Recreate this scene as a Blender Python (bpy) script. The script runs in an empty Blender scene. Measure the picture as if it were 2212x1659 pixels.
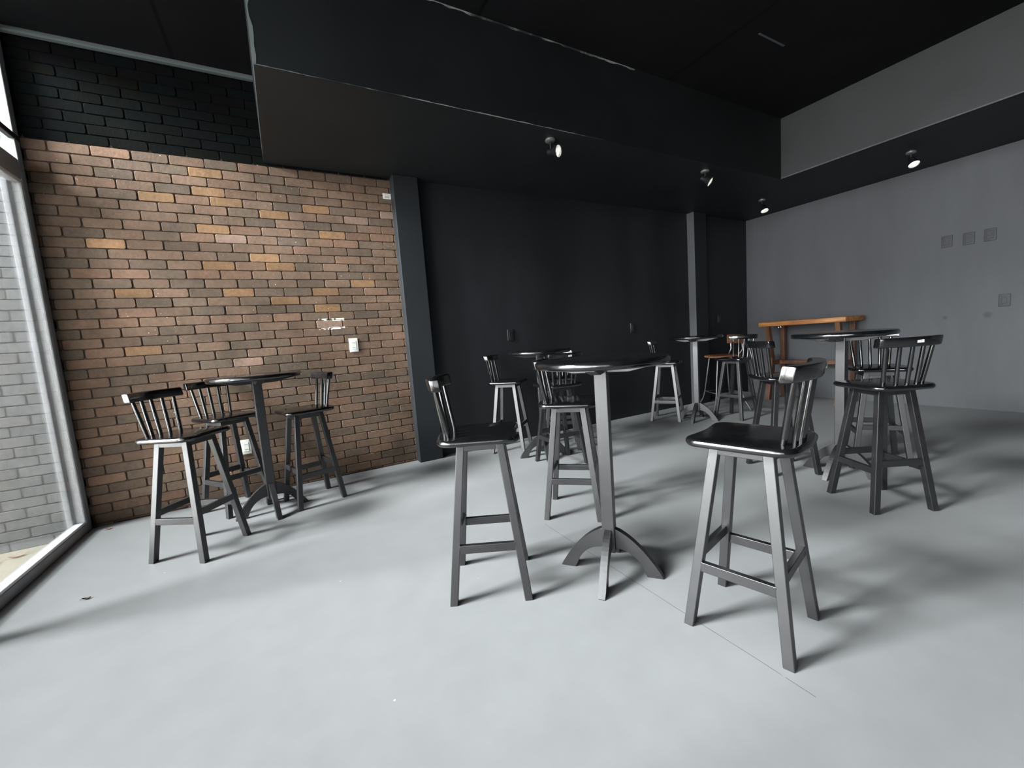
import bpy, bmesh, math, random
from mathutils import Vector, Matrix
R = math.radians
rnd = random.Random(7)
scene = bpy.context.scene
COL = scene.collection

# ------------------------------------------------------------------ room measures (metres)
XW, XE, XS, XR = -1.391, 0.043, 5.304, 6.781      # glass wall, end of bulkhead, side bulkhead, far side wall
YB, YS, YF = 4.147, 2.809, -4.2                   # back wall, bulkhead face, wall behind the camera
ZS, ZC = 2.795, 3.46                              # underside of bulkhead, ceiling

# ------------------------------------------------------------------ helpers
def tag(o, label=None, cat=None, group=None, kind=None):
    if label: o['label'] = label
    if cat: o['category'] = cat
    if group: o['group'] = group
    if kind: o['kind'] = kind
    return o

def empty(name, loc=(0, 0, 0), rz=0.0, label=None, cat=None, group=None, kind=None):
    o = bpy.data.objects.new(name, None)
    COL.objects.link(o)
    o.empty_display_size = 0.1
    o.location = loc
    o.rotation_euler = (0, 0, rz)
    return tag(o, label, cat, group, kind)

def obj(name, bm, mat, parent=None, smooth=False, label=None):
    me = bpy.data.meshes.new(name)
    bmesh.ops.recalc_face_normals(bm, faces=bm.faces[:])
    bm.to_mesh(me)
    bm.free()
    if mat: me.materials.append(mat)
    if smooth:
        for p in me.polygons: p.use_smooth = True
        try: me.set_sharp_from_angle(angle=R(42))
        except Exception: pass
    o = bpy.data.objects.new(name, me)
    COL.objects.link(o)
    if parent: o.parent = parent
    if label: o['label'] = label
    return o

def frame_from(axis, hint=Vector((0, 0, 1))):
    a = Vector(axis).normalized()
    h = Vector(hint)
    if abs(a.dot(h.normalized())) > 0.98: h = Vector((1, 0, 0))
    s = h.cross(a).normalized()
    t = a.cross(s).normalized()
    return s, t, a

def box(bm, lo, hi, bev=0.0, seg=2, mat=None):
    lo, hi = Vector(lo), Vector(hi)
    r = bmesh.ops.create_cube(bm, size=1.0)
    vs = r['verts']
    c = (lo + hi) / 2
    d = hi - lo
    for v in vs: v.co = Vector((c.x + v.co.x * d.x, c.y + v.co.y * d.y, c.z + v.co.z * d.z))
    if bev > 0:
        es = list({e for v in vs for e in v.link_edges})
        r2 = bmesh.ops.bevel(bm, geom=es, offset=bev, segments=seg, profile=0.5, affect='EDGES')
        vs = list({v for f in r2['faces'] for v in f.verts} | {v for v in vs if v.is_valid})
    if mat is not None:
        for v in vs: v.co = mat @ v.co
    return vs

def quad_bar(bm, a, b, wa, wb=None, hint=(1, 0, 0), bev=0.0025, flat_ends=True):
    """square bar from a to b whose end faces stay level; wa, wb = (size along hint, size across)"""
    wb = wb or wa
    a, b = Vector(a), Vector(b)
    h = Vector(hint); h.z = 0; h.normalize()
    k = Vector((-h.y, h.x, 0))
    def ring(p, w): return [bm.verts.new(p + h * sx * w[0] / 2 + k * sy * w[1] / 2) for sx, sy in ((-1, -1), (1, -1), (1, 1), (-1, 1))]
    r1, r2 = ring(a, wa), ring(b, wb)
    fs = [bm.faces.new(r1[::-1]), bm.faces.new(r2)]
    for i in range(4): fs.append(bm.faces.new((r1[i], r1[(i + 1) % 4], r2[(i + 1) % 4], r2[i])))
    if bev: bmesh.ops.bevel(bm, geom=list({e for f in fs for e in f.edges}), offset=bev, segments=2, profile=0.5, affect='EDGES')

def bar(bm, a, b, w, h, hint=(0, 0, 1), bev=0.002):
    """rectangular bar from a to b, h along the hint direction, w across"""
    a, b = Vector(a), Vector(b)
    s, t, ax = frame_from(b - a, hint)
    def ring(p): return [bm.verts.new(p + s * sx * w / 2 + t * sy * h / 2) for sx, sy in ((-1, -1), (1, -1), (1, 1), (-1, 1))]
    r1, r2 = ring(a), ring(b)
    fs = [bm.faces.new(r1[::-1]), bm.faces.new(r2)]
    for i in range(4): fs.append(bm.faces.new((r1[i], r1[(i + 1) % 4], r2[(i + 1) % 4], r2[i])))
    if bev: bmesh.ops.bevel(bm, geom=list({e for f in fs for e in f.edges}), offset=bev, segments=2, profile=0.5, affect='EDGES')

def tube(bm, pts, rad, seg=12, caps=True):
    pts = [Vector(p) for p in pts]
    rings = []
    prev_s = None
    for i, p in enumerate(pts):
        d = (pts[min(i + 1, len(pts) - 1)] - pts[max(i - 1, 0)])
        s, t, a = frame_from(d, (0, 0, 1) if abs(d.normalized().z) < 0.9 else (1, 0, 0))
        if prev_s is not None:
            s = (prev_s - a * prev_s.dot(a)).normalized()
            t = a.cross(s)
        prev_s = s
        r = rad[i] if isinstance(rad, (list, tuple)) else rad
        rings.append([bm.verts.new(p + (s * math.cos(q) + t * math.sin(q)) * r) for q in [2 * math.pi * j / seg for j in range(seg)]])
    for r1, r2 in zip(rings, rings[1:]):
        for j in range(seg): bm.faces.new((r1[j], r1[(j + 1) % seg], r2[(j + 1) % seg], r2[j]))
    if caps:
        bm.faces.new(rings[0][::-1]); bm.faces.new(rings[-1])

def outline_slab(bm, outer, z0, z1, rr, seg=6):
    """a slab with a full rounded edge: outer = list of (x, y, nx, ny); the edge is a half round of depth rr"""
    n = len(outer)
    zc, hh = (z0 + z1) / 2, (z1 - z0) / 2
    rings = []
    for k in range(seg + 1):
        a = -math.pi / 2 + math.pi * k / seg
        ins = rr * (1 - math.cos(a))
        z = zc + hh * math.sin(a)
        rings.append([bm.verts.new((x - nx * ins, y - ny * ins, z)) for x, y, nx, ny in outer])
    for r1, r2 in zip(rings, rings[1:]):
        for i in range(n): bm.faces.new((r1[i], r1[(i + 1) % n], r2[(i + 1) % n], r2[i]))
    bm.faces.new(rings[0][::-1]); bm.faces.new(rings[-1])

def with_normals(pts):
    n = len(pts); out = []
    for i in range(n):
        (x0, y0), (x1, y1) = pts[i - 1], pts[(i + 1) % n]
        tx, ty = x1 - x0, y1 - y0
        l = math.hypot(tx, ty) or 1
        out.append((pts[i][0], pts[i][1], ty / l, -tx / l))
    return out

def prism(bm, poly, a0, a1, place, bev=0.002):
    """poly = list of 2D points, extruded between a0 and a1 along the third axis; place(u, v, w) -> xyz"""
    r1 = [bm.verts.new(place(u, v, a0)) for u, v in poly]
    r2 = [bm.verts.new(place(u, v, a1)) for u, v in poly]
    n = len(poly)
    fs = [bm.faces.new(r1[::-1]), bm.faces.new(r2)]
    for i in range(n): fs.append(bm.faces.new((r1[i], r1[(i + 1) % n], r2[(i + 1) % n], r2[i])))
    if bev:
        es = [e for f in fs[:2] for e in f.edges]
        bmesh.ops.bevel(bm, geom=es, offset=bev, segments=2, profile=0.5, affect='EDGES')

def lathe(bm, prof, seg=24, mat=None):
    rings = []
    for r, z in prof:
        rings.append([bm.verts.new((r * math.cos(2 * math.pi * j / seg), r * math.sin(2 * math.pi * j / seg), z)) for j in range(seg)])
    for r1, r2 in zip(rings, rings[1:]):
        for j in range(seg): bm.faces.new((r1[j], r1[(j + 1) % seg], r2[(j + 1) % seg], r2[j]))
    bm.faces.new(rings[0][::-1]); bm.faces.new(rings[-1])
    if mat is not None:
        for r in rings:
            for v in r: v.co = mat @ v.co

def kids(o): return [c for c in bpy.data.objects if c.parent == o]
def copy_tree(o, parent=None):
    c = o.copy(); COL.objects.link(c)
    if parent: c.parent = parent
    for ch in kids(o): copy_tree(ch, c)
    return c

# ------------------------------------------------------------------ materials
def new_mat(name):
    m = bpy.data.materials.new(name); m.use_nodes = True
    nt = m.node_tree
    b = nt.nodes['Principled BSDF']
    return m, nt, b
def N(nt, t, **kw):
    n = nt.nodes.new(t)
    for k, v in kw.items(): setattr(n, k, v)
    return n
def L(nt, a, b): nt.links.new(a, b)
def noise(nt, scale, detail=4, rough=0.55, dist=0.0, vec=None):
    n = N(nt, 'ShaderNodeTexNoise')
    n.inputs['Scale'].default_value = scale; n.inputs['Detail'].default_value = detail
    n.inputs['Roughness'].default_value = rough; n.inputs['Distortion'].default_value = dist
    if vec: L(nt, vec, n.inputs['Vector'])
    return n
def ramp(nt, fac, stops):
    r = N(nt, 'ShaderNodeValToRGB')
    e = r.color_ramp.elements
    e[0].position, e[0].color = stops[0][0], (*stops[0][1], 1)
    e[1].position, e[1].color = stops[-1][0], (*stops[-1][1], 1)
    for p, c in stops[1:-1]:
        q = e.new(p); q.color = (*c, 1)
    L(nt, fac, r.inputs['Fac'])
    return r
def mixc(nt, fac, a, b, blend='MIX'):
    m = N(nt, 'ShaderNodeMix', data_type='RGBA', blend_type=blend)
    if hasattr(fac, 'is_linked') or hasattr(fac, 'links'): L(nt, fac, m.inputs[0])
    else: m.inputs[0].default_value = fac
    for s, v in ((m.inputs[6], a), (m.inputs[7], b)):
        if isinstance(v, tuple): s.default_value = (*v, 1)
        else: L(nt, v, s)
    return m.outputs[2]
def math_n(nt, op, a, b=None, c=None):
    m = N(nt, 'ShaderNodeMath', operation=op)
    for i, v in enumerate((a, b, c)):
        if v is None: continue
        if isinstance(v, (int, float)): m.inputs[i].default_value = v
        else: L(nt, v, m.inputs[i])
    return m.outputs[0]
def bump(nt, b, h, strength=0.3, dist=0.01):
    n = N(nt, 'ShaderNodeBump')
    n.inputs['Strength'].default_value = strength; n.inputs['Distance'].default_value = dist
    L(nt, h, n.inputs['Height']); L(nt, n.outputs[0], b.inputs['Normal'])
def plain(name, col, rough, spec=0.5, metal=0.0, nscale=0, amp=0.3, bstr=0.0, bscale=60):
    m, nt, b = new_mat(name)
    b.inputs['Roughness'].default_value = rough
    b.inputs['Specular IOR Level'].default_value = spec
    b.inputs['Metallic'].default_value = metal
    b.inputs['Base Color'].default_value = (*col, 1)
    tc = N(nt, 'ShaderNodeTexCoord')
    if nscale:
        n = noise(nt, nscale, vec=tc.outputs['Object'])
        lo = tuple(c * (1 - amp) for c in col); hi = tuple(min(1, c * (1 + amp)) for c in col)
        L(nt, ramp(nt, n.outputs['Fac'], [(0.3, lo), (0.7, hi)]).outputs[0], b.inputs['Base Color'])
    if bstr:
        n2 = noise(nt, bscale, vec=tc.outputs['Object'])
        bump(nt, b, n2.outputs['Fac'], bstr, 0.004)
    return m

def black_wood(name, rough, spec, col=(0.010, 0.010, 0.011), ior=1.5):
    m, nt, b = new_mat(name)
    tc = N(nt, 'ShaderNodeTexCoord')
    n = noise(nt, 14, 5, vec=tc.outputs['Object'])
    L(nt, ramp(nt, n.outputs['Fac'], [(0.3, tuple(c * .7 for c in col)), (0.7, tuple(c * 1.5 for c in col))]).outputs[0], b.inputs['Base Color'])
    r = math_n(nt, 'MULTIPLY_ADD', n.outputs['Fac'], 0.10, rough - 0.05)
    L(nt, r, b.inputs['Roughness'])
    b.inputs['Specular IOR Level'].default_value = spec
    b.inputs['IOR'].default_value = ior
    g = noise(nt, 90, 3, vec=tc.outputs['Object'])
    bump(nt, b, g.outputs['Fac'], 0.06, 0.002)
    return m

M = {}
M['gloss'] = black_wood('black_gloss_paint', 0.15, 0.9, (0.003, 0.003, 0.0034), 1.52)
M['satin'] = black_wood('black_satin_paint', 0.41, 0.86, (0.0045, 0.004, 0.005), 1.53)
M['label'] = plain('white_paper_label', (0.75, 0.73, 0.68), 0.6)
M['ink'] = plain('faded_print', (0.12, 0.10, 0.09), 0.7)
M['white_plastic'] = plain('white_plastic', (0.74, 0.74, 0.70), 0.35)
M['cream_plastic'] = plain('cream_plastic', (0.62, 0.63, 0.57), 0.4)
M['hole'] = plain('dark_hole', (0.02, 0.02, 0.02), 0.6)
M['black_plastic'] = plain('black_plastic', (0.014, 0.014, 0.016), 0.35)
M['grey_paint_plate'] = plain('grey_painted_plate', (0.051, 0.053, 0.058), 0.6, 0.3)
M['alu'] = plain('weathered_aluminium', (0.30, 0.305, 0.315), 0.45, 0.5, 0.0, 6, 0.12)
M['alu_white'] = plain('white_coated_aluminium', (0.80, 0.80, 0.82), 0.4, 0.5)
M['alu_dark'] = plain('dark_bar', (0.01, 0.01, 0.01), 0.6)
M['lamp_metal'] = plain('black_lamp_metal', (0.008, 0.008, 0.009), 0.45, 0.25)
M['lamp_grey'] = plain('grey_lamp_metal', (0.25, 0.25, 0.24), 0.35, 0.5, 0.6)
M['screw'] = plain('steel_screw', (0.7, 0.7, 0.7), 0.25, 0.5, 1.0)
M['rod'] = plain('grey_steel_rod', (0.22, 0.22, 0.22), 0.35, 0.5, 0.7)
M['leaf'] = plain('dry_leaf_brown', (0.05, 0.012, 0.012), 0.6, 0.4, 0, 60, 0.5)
M['leaf2'] = plain('dry_leaf_tan', (0.33, 0.18, 0.11), 0.7, 0.3, 0, 60, 0.4)
M['leaf3'] = plain('dry_leaf_yellow', (0.46, 0.33, 0.14), 0.7, 0.3, 0, 60, 0.3)

# lamp lens: frosted glass over a reflector, its shine added as emission
m, nt, b = new_mat('lamp_lens')
b.inputs['Base Color'].default_value = (0.85, 0.84, 0.78, 1); b.inputs['Roughness'].default_value = 0.3
tc = N(nt, 'ShaderNodeTexCoord'); n = noise(nt, 30, 2, vec=tc.outputs['Object'])
L(nt, ramp(nt, n.outputs['Fac'], [(0.35, (0.25, 0.25, 0.23)), (0.6, (1.0, 0.98, 0.9))]).outputs[0], b.inputs['Emission Color'])
b.inputs['Emission Strength'].default_value = 0.9
M['lens'] = m

# wood with a long grain
def wood(name, c1, c2, c3, axis='Y', rough=0.5):
    m, nt, b = new_mat(name)
    tc = N(nt, 'ShaderNodeTexCoord'); mp = N(nt, 'ShaderNodeMapping')
    sc = {'X': (1.2, 14, 14), 'Y': (14, 1.2, 14), 'Z': (14, 14, 1.2)}[axis]
    mp.inputs['Scale'].default_value = sc
    L(nt, tc.outputs['Object'], mp.inputs['Vector'])
    n = noise(nt, 2.2, 6, 0.6, 0.6, mp.outputs[0])
    L(nt, ramp(nt, n.outputs['Fac'], [(0.28, c1), (0.5, c2), (0.72, c3)]).outputs[0], b.inputs['Base Color'])
    b.inputs['Roughness'].default_value = rough
    bump(nt, b, n.outputs['Fac'], 0.15, 0.004)
    return m
M['wood'] = wood('rustic_orange_wood', (0.11, 0.035, 0.010), (0.30, 0.115, 0.030), (0.50, 0.25, 0.07))
M['wood_leg'] = wood('brown_wood', (0.045, 0.018, 0.009), (0.09, 0.036, 0.017), (0.14, 0.058, 0.026), 'Z')
M['wood_seat'] = wood('reddish_seat_wood', (0.14, 0.055, 0.03), (0.26, 0.11, 0.05), (0.38, 0.18, 0.09), 'X')

# floor: worn grey-green floor paint with one long joint, chips and smudges
m, nt, b = new_mat('grey_floor_paint')
tc = N(nt, 'ShaderNodeTexCoord'); P = tc.outputs['Object']
n1 = noise(nt, 0.9, 4, 0.5, 0.2, P); n2 = noise(nt, 7, 5, 0.6, 0.0, P)
c = ramp(nt, n1.outputs['Fac'], [(0.3, (0.190, 0.1935, 0.196)), (0.7, (0.217, 0.2205, 0.223))]).outputs[0]
c2 = ramp(nt, n2.outputs['Fac'], [(0.3, (0.88, 0.88, 0.88)), (0.7, (1.0, 1.0, 1.0))]).outputs[0]
c = mixc(nt, 0.55, c, c2, 'MULTIPLY')
sep = N(nt, 'ShaderNodeSeparateXYZ'); L(nt, P, sep.inputs[0])
wob = noise(nt, 3.0, 3, 0.5, 0, P)
dx = math_n(nt, 'ABSOLUTE', math_n(nt, 'SUBTRACT', math_n(nt, 'MULTIPLY_ADD', wob.outputs['Fac'], 0.012, sep.outputs[0]), 1.318))
joint = math_n(nt, 'LESS_THAN', dx, 0.0016)
yin = math_n(nt, 'MULTIPLY', math_n(nt, 'LESS_THAN', sep.outputs[1], 2.11), math_n(nt, 'GREATER_THAN', sep.outputs[1], 0.6))
brk = noise(nt, 5, 3, 0.5, 0, P)
jf = math_n(nt, 'MULTIPLY', math_n(nt, 'MULTIPLY', joint, yin), math_n(nt, 'GREATER_THAN', brk.outputs['Fac'], 0.36))
c = mixc(nt, math_n(nt, 'MULTIPLY', jf, 0.75), c, (0.06, 0.07, 0.07))
vor = N(nt, 'ShaderNodeTexVoronoi'); vor.inputs['Scale'].default_value = 7.0; L(nt, P, vor.inputs['Vector'])
chipn = noise(nt, 90, 2, 0.5, 0, P)
chip = math_n(nt, 'LESS_THAN', math_n(nt, 'MULTIPLY_ADD', chipn.outputs['Fac'], 0.03, vor.outputs['Distance']), 0.045)
near = noise(nt, 1.3, 2, 0.5, 0, P)
chip = math_n(nt, 'MULTIPLY', chip, math_n(nt, 'GREATER_THAN', near.outputs['Fac'], 0.5))
c = mixc(nt, math_n(nt, 'MULTIPLY', chip, 0.5), c, (0.55, 0.56, 0.55))
L(nt, c, b.inputs['Base Color'])
rr = math_n(nt, 'MULTIPLY_ADD', n2.outputs['Fac'], 0.15, 0.42)
L(nt, rr, b.inputs['Roughness'])
b.inputs['Specular IOR Level'].default_value = 0.3
bump(nt, b, n2.outputs['Fac'], 0.05, 0.003)
M['floor'] = m

# painted plaster
def plaster(name, col, amp, rough=0.55, spec=0.35, streak=False, bstr=0.12):
    m, nt, b = new_mat(name)
    tc = N(nt, 'ShaderNodeTexCoord'); P = tc.outputs['Object']
    if streak:
        mp = N(nt, 'ShaderNodeMapping'); mp.inputs['Scale'].default_value = (1.0, 1.0, 0.25); L(nt, P, mp.inputs['Vector']); P2 = mp.outputs[0]
    else: P2 = P
    n1 = noise(nt, 1.6, 5, 0.6, 0.3, P2); n2 = noise(nt, 25, 4, 0.6, 0, P)
    lo = tuple(x * (1 - amp) for x in col); hi = tuple(x * (1 + amp) for x in col)
    L(nt, ramp(nt, n1.outputs['Fac'], [(0.3, lo), (0.7, hi)]).outputs[0], b.inputs['Base Color'])
    b.inputs['Roughness'].default_value = rough; b.inputs['Specular IOR Level'].default_value = spec
    bump(nt, b, n2.outputs['Fac'], bstr, 0.004)
    return m
M['black_wall'] = plaster('black_wall_paint', (0.0125, 0.0135, 0.0155), 0.30, 0.5, 0.30, True)
M['ceil'] = plaster('black_ceiling_paint', (0.0060, 0.0060, 0.0068), 0.25, 0.8, 0.1)
M['soffit'] = plaster('black_soffit_paint', (0.0110, 0.0126, 0.0136), 0.25, 0.55, 0.3)
M['bulk'] = plaster('charcoal_bulkhead_paint', (0.0055, 0.0066, 0.0070), 0.30, 0.6, 0.22)
M['pillar'] = plaster('slate_pillar_paint', (0.0135, 0.0153, 0.0178), 0.12, 0.55, 0.3)
M['grey_wall'] = plaster('charcoal_wall_paint', (0.070, 0.072, 0.078), 0.16, 0.6, 0.3, True)
M['bulk_grey'] = plaster('charcoal_bulkhead_side', (0.026, 0.0275, 0.028), 0.15, 0.6, 0.3)  # wall paint copied darker, standing for the weaker light high up
M['behind'] = plaster('dark_wall_paint', (0.012, 0.012, 0.013), 0.1, 0.8, 0.1)

# ceiling: add dark panel joints
nt = M['ceil'].node_tree; b = nt.nodes['Principled BSDF']
src = b.inputs['Base Color'].links[0].from_socket
tc = N(nt, 'ShaderNodeTexCoord'); sep = N(nt, 'ShaderNodeSeparateXYZ'); L(nt, tc.outputs['Object'], sep.inputs[0])
u = math_n(nt, 'FRACT', math_n(nt, 'DIVIDE', math_n(nt, 'ADD', sep.outputs[0], 0.48 + 1.95 * 4), 1.95))
ln = math_n(nt, 'LESS_THAN', u, 0.012)
L(nt, mixc(nt, ln, src, (0.002, 0.002, 0.002)), b.inputs['Base Color'])

nt = M['grey_wall'].node_tree; b = nt.nodes['Principled BSDF']
src = b.inputs['Base Color'].links[0].from_socket
tc = N(nt, 'ShaderNodeTexCoord')
for (py, pz, rad) in ((1.791, 1.052, 0.030), (1.458, 1.055, 0.045)):
    d = N(nt, 'ShaderNodeVectorMath', operation='DISTANCE'); d.inputs[1].default_value = (XR, py, pz); L(nt, tc.outputs['Object'], d.inputs[0])
    mr = N(nt, 'ShaderNodeMapRange'); mr.inputs['From Min'].default_value = rad; mr.inputs['From Max'].default_value = rad * 0.3
    L(nt, d.outputs['Value'], mr.inputs['Value'])
    src = mixc(nt, math_n(nt, 'MULTIPLY', mr.outputs[0], 0.6), src, (0.022, 0.022, 0.024))
L(nt, src, b.inputs['Base Color'])

# worn edge: black paint rubbed through to pale plaster
def worn(name, thr, scale, pale=(0.16, 0.17, 0.17)):
    m, nt, b = new_mat(name)
    tc = N(nt, 'ShaderNodeTexCoord')
    n1 = noise(nt, scale, 5, 0.65, 0.3, tc.outputs['Object'])
    L(nt, ramp(nt, n1.outputs['Fac'], [(thr - 0.06, (0.014, 0.015, 0.016)), (thr + 0.06, pale)]).outputs[0], b.inputs['Base Color'])
    b.inputs['Roughness'].default_value = 0.75
    return m
M['worn_edge'] = worn('worn_plaster_edge', 0.5, 2.2, (0.22, 0.22, 0.22))
M['cove'] = worn('grey_cornice_strip', 0.30, 4.0, (0.10, 0.115, 0.115))

SCX, SCZ = 0.425, 1.433
# bricks: colour per brick comes from the mesh, dirt from noise; black above the paint line
def brickmat(name, out=False):
    m, nt, b = new_mat(name)
    at = N(nt, 'ShaderNodeAttribute', attribute_name='brick_colour')
    tc = N(nt, 'ShaderNodeTexCoord'); P = tc.outputs['Object']
    n1 = noise(nt, 40, 5, 0.65, 0, P); n2 = noise(nt, 2.0, 4, 0.6, 0.4, P); n3 = noise(nt, 11, 4, 0.6, 0.2, P)
    c = mixc(nt, 0.8, at.outputs['Color'], ramp(nt, n1.outputs['Fac'], [(0.25, (0.72, 0.72, 0.72)), (0.75, (1.2, 1.2, 1.2))]).outputs[0], 'MULTIPLY')
    c = mixc(nt, 0.8, c, ramp(nt, n3.outputs['Fac'], [(0.3, (0.80, 0.82, 0.80)), (0.7, (1.12, 1.08, 1.05))]).outputs[0], 'MULTIPLY')
    if not out:
        c = mixc(nt, 0.8, c, ramp(nt, n2.outputs['Fac'], [(0.30, (0.55, 0.58, 0.58)), (0.55, (1.0, 1.0, 1.0))]).outputs[0], 'MULTIPLY')
        sp = noise(nt, 55, 3, 0.5, 0, P)
        zone = noise(nt, 3.2, 2, 0.5, 0, P)
        spk = math_n(nt, 'MULTIPLY', math_n(nt, 'GREATER_THAN', sp.outputs['Fac'], 0.72), math_n(nt, 'GREATER_THAN', zone.outputs['Fac'], 0.55))
        c = mixc(nt, spk, c, (0.6, 0.54, 0.5))
        sq = N(nt, 'ShaderNodeSeparateXYZ'); L(nt, P, sq.inputs[0])
        ex = math_n(nt, 'ABSOLUTE', math_n(nt, 'SUBTRACT', sq.outputs[0], SCX)); ez = math_n(nt, 'ABSOLUTE', math_n(nt, 'SUBTRACT', sq.outputs[2], SCZ))
        inb = math_n(nt, 'MULTIPLY', math_n(nt, 'LESS_THAN', ex, 0.11), math_n(nt, 'MULTIPLY', math_n(nt, 'LESS_THAN', ez, 0.050), math_n(nt, 'GREATER_THAN', ez, 0.028)))
        sc2 = noise(nt, 16, 4, 0.6, 0.5, P)
        c = mixc(nt, math_n(nt, 'MULTIPLY', inb, math_n(nt, 'GREATER_THAN', sc2.outputs['Fac'], 0.53)), c, (0.78, 0.74, 0.68))
    L(nt, c, b.inputs['Base Color'])
    b.inputs['Roughness'].default_value = 0.85; b.inputs['Specular IOR Level'].default_value = 0.2
    bump(nt, b, n1.outputs['Fac'], 0.5, 0.004)
    return m
M['brick'] = brickmat('weathered_brick')
M['brick_out'] = brickmat('grey_painted_brick', True)
M['brick_black'] = brickmat('black_painted_brick', True)
_b = M['brick_black'].node_tree.nodes['Principled BSDF']; _b.inputs['Specular IOR Level'].default_value = 0.06; _b.inputs['Roughness'].default_value = 1.0

# sandy ground outside
m, nt, b = new_mat('sandy_ground')
tc = N(nt, 'ShaderNodeTexCoord'); n1 = noise(nt, 3, 6, 0.6, 0.2, tc.outputs['Object']); n2 = noise(nt, 60, 4, 0.6, 0, tc.outputs['Object'])
c = ramp(nt, n1.outputs['Fac'], [(0.3, (0.185, 0.165, 0.12)), (0.7, (0.25, 0.225, 0.165))]).outputs[0]
L(nt, mixc(nt, 0.5, c, ramp(nt, n2.outputs['Fac'], [(0.3, (0.8, 0.8, 0.8)), (0.7, (1.1, 1.1, 1.1))]).outputs[0], 'MULTIPLY'), b.inputs['Base Color'])
sx = N(nt, 'ShaderNodeSeparateXYZ'); L(nt, tc.outputs['Object'], sx.inputs[0])
far = N(nt, 'ShaderNodeMapRange'); far.inputs['From Min'].default_value = -3.2; far.inputs['From Max'].default_value = -4.2
L(nt, sx.outputs[0], far.inputs['Value'])
src = b.inputs['Base Color'].links[0].from_socket
L(nt, mixc(nt, far.outputs[0], src, (0.72, 0.71, 0.68)), b.inputs['Base Color'])  # far ground paled, unseen, to brighten reflections in the black furniture
b.inputs['Roughness'].default_value = 0.9
M['sand'] = m

# window glass: clear, thin, with a faint reflection and a little dust
m = bpy.data.materials.new('window_glass'); m.use_nodes = True; nt = m.node_tree
nt.nodes.remove(nt.nodes['Principled BSDF']); out = nt.nodes['Material Output']
tr = N(nt, 'ShaderNodeBsdfTransparent'); tr.inputs[0].default_value = (0.95, 0.96, 0.955, 1)
gl = N(nt, 'ShaderNodeBsdfGlossy'); gl.inputs['Roughness'].default_value = 0.02
df = N(nt, 'ShaderNodeBsdfDiffuse'); df.inputs[0].default_value = (0.75, 0.77, 0.78, 1)
fr = N(nt, 'ShaderNodeFresnel'); fr.inputs[0].default_value = 1.45
m1 = N(nt, 'ShaderNodeMixShader'); m2 = N(nt, 'ShaderNodeMixShader')
m1.inputs[0].default_value = 0.035
L(nt, tr.outputs[0], m1.inputs[1]); L(nt, df.outputs[0], m1.inputs[2])
L(nt, math_n(nt, 'MULTIPLY', fr.outputs[0], 0.8), m2.inputs[0]); L(nt, m1.outputs[0], m2.inputs[1]); L(nt, gl.outputs[0], m2.inputs[2])
L(nt, m2.outputs[0], out.inputs['Surface'])
M['glass'] = m

# ------------------------------------------------------------------ the room shell
def struct(name, bm, mat):
    return tag(obj(name, bm, mat), kind='structure')

bm = bmesh.new(); box(bm, (XW - 0.06, YF, -0.12), (XR + 0.1, YB + 0.1, 0)); struct('floor', bm, M['floor'])
bm = bmesh.new(); box(bm, (XW - 0.06, YF, ZC), (XR + 0.1, YB + 0.1, ZC + 0.12)); struct('ceiling', bm, M['ceil'])
bm = bmesh.new(); box(bm, (1.20, YB - 0.012, 0), (XR, YB + 0.1, ZC)); struct('wall_back', bm, M['black_wall'])
bm = bmesh.new(); box(bm, (XR, YF, 0), (XR + 0.1, YB + 0.1, ZC)); struct('wall_right', bm, M['grey_wall'])
bm = bmesh.new(); box(bm, (XW - 0.06, YF - 0.1, 0), (XR + 0.1, YF, ZC)); struct('wall_front', bm, M['behind'])
# bulkhead along the back wall and along the far side wall, columns
bm = bmesh.new(); box(bm, (XE, YS, ZS), (XR, YB, ZC)); o = struct('trim_1', bm, M['soffit'])
o.data.materials.append(M['bulk'])
for p in o.data.polygons:
    if p.normal.y < -0.9: p.material_index = 1
bm = bmesh.new(); box(bm, (XS, YF, ZS), (XR, YS, ZC)); o = struct('trim_2', bm, M['soffit'])
o.data.materials.append(M['bulk_grey'])
for p in o.data.polygons:
    if p.normal.x < -0.9: p.material_index = 1
bm = bmesh.new(); box(bm, (1.086, 4.036, 0), (1.330, YB + 0.02, ZS), 0.006); struct('trim_3', bm, M['pillar'])
bm = bmesh.new(); box(bm, (5.347, 4.017, 0), (5.62, YB, ZS), 0.006); o = struct('trim_4', bm, M['black_wall'])
o.data.materials.append(M['grey_wall'])  # lighter colour for the face towards the glass, standing for daylight on it
for p in o.data.polygons:
    if p.normal.x < -0.9: p.material_index = 1
# cornice strip in the bay by the glass, worn arrises of the bulkhead
bm = bmesh.new(); box(bm, (XW, YB - 0.05, ZC - 0.035), (XE + 0.02, YB - 0.005, ZC), 0.008); struct('trim_5', bm, M['cove'])
def ragged(bm, a, b, w, up):
    a, b = Vector(a), Vector(b); n = int((b - a).length / 0.05); ax = (b - a) / n
    r = random.Random(3)
    prev = None
    for i in range(n + 1):
        h = w * (0.35 + 0.9 * r.random())
        p = a + ax * i
        cur = [bm.verts.new(p), bm.verts.new(p + Vector(up) * h)]
        if prev: bm.faces.new((prev[0], cur[0], cur[1], prev[1]))
        prev = cur
bm = bmesh.new(); ragged(bm, (0.9, YS - 0.002, ZC - 0.002), (3.0, YS - 0.002, ZC - 0.002), 0.016, (0, 0, -1)); struct('trim_6', bm, M['worn_edge'])
bm = bmesh.new(); ragged(bm, (XE, YS - 0.002, ZS + 0.002), (2.6, YS - 0.002, ZS + 0.002), 0.006, (0, 0, 1)); struct('trim_7', bm, M['worn_edge'])
bm = bmesh.new(); ragged(bm, (XE, YS - 0.002, ZS), (XE, YS - 0.002, ZC), 0.022, (1, 0, 0)); struct('trim_8', bm, M['cove'])
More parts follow.
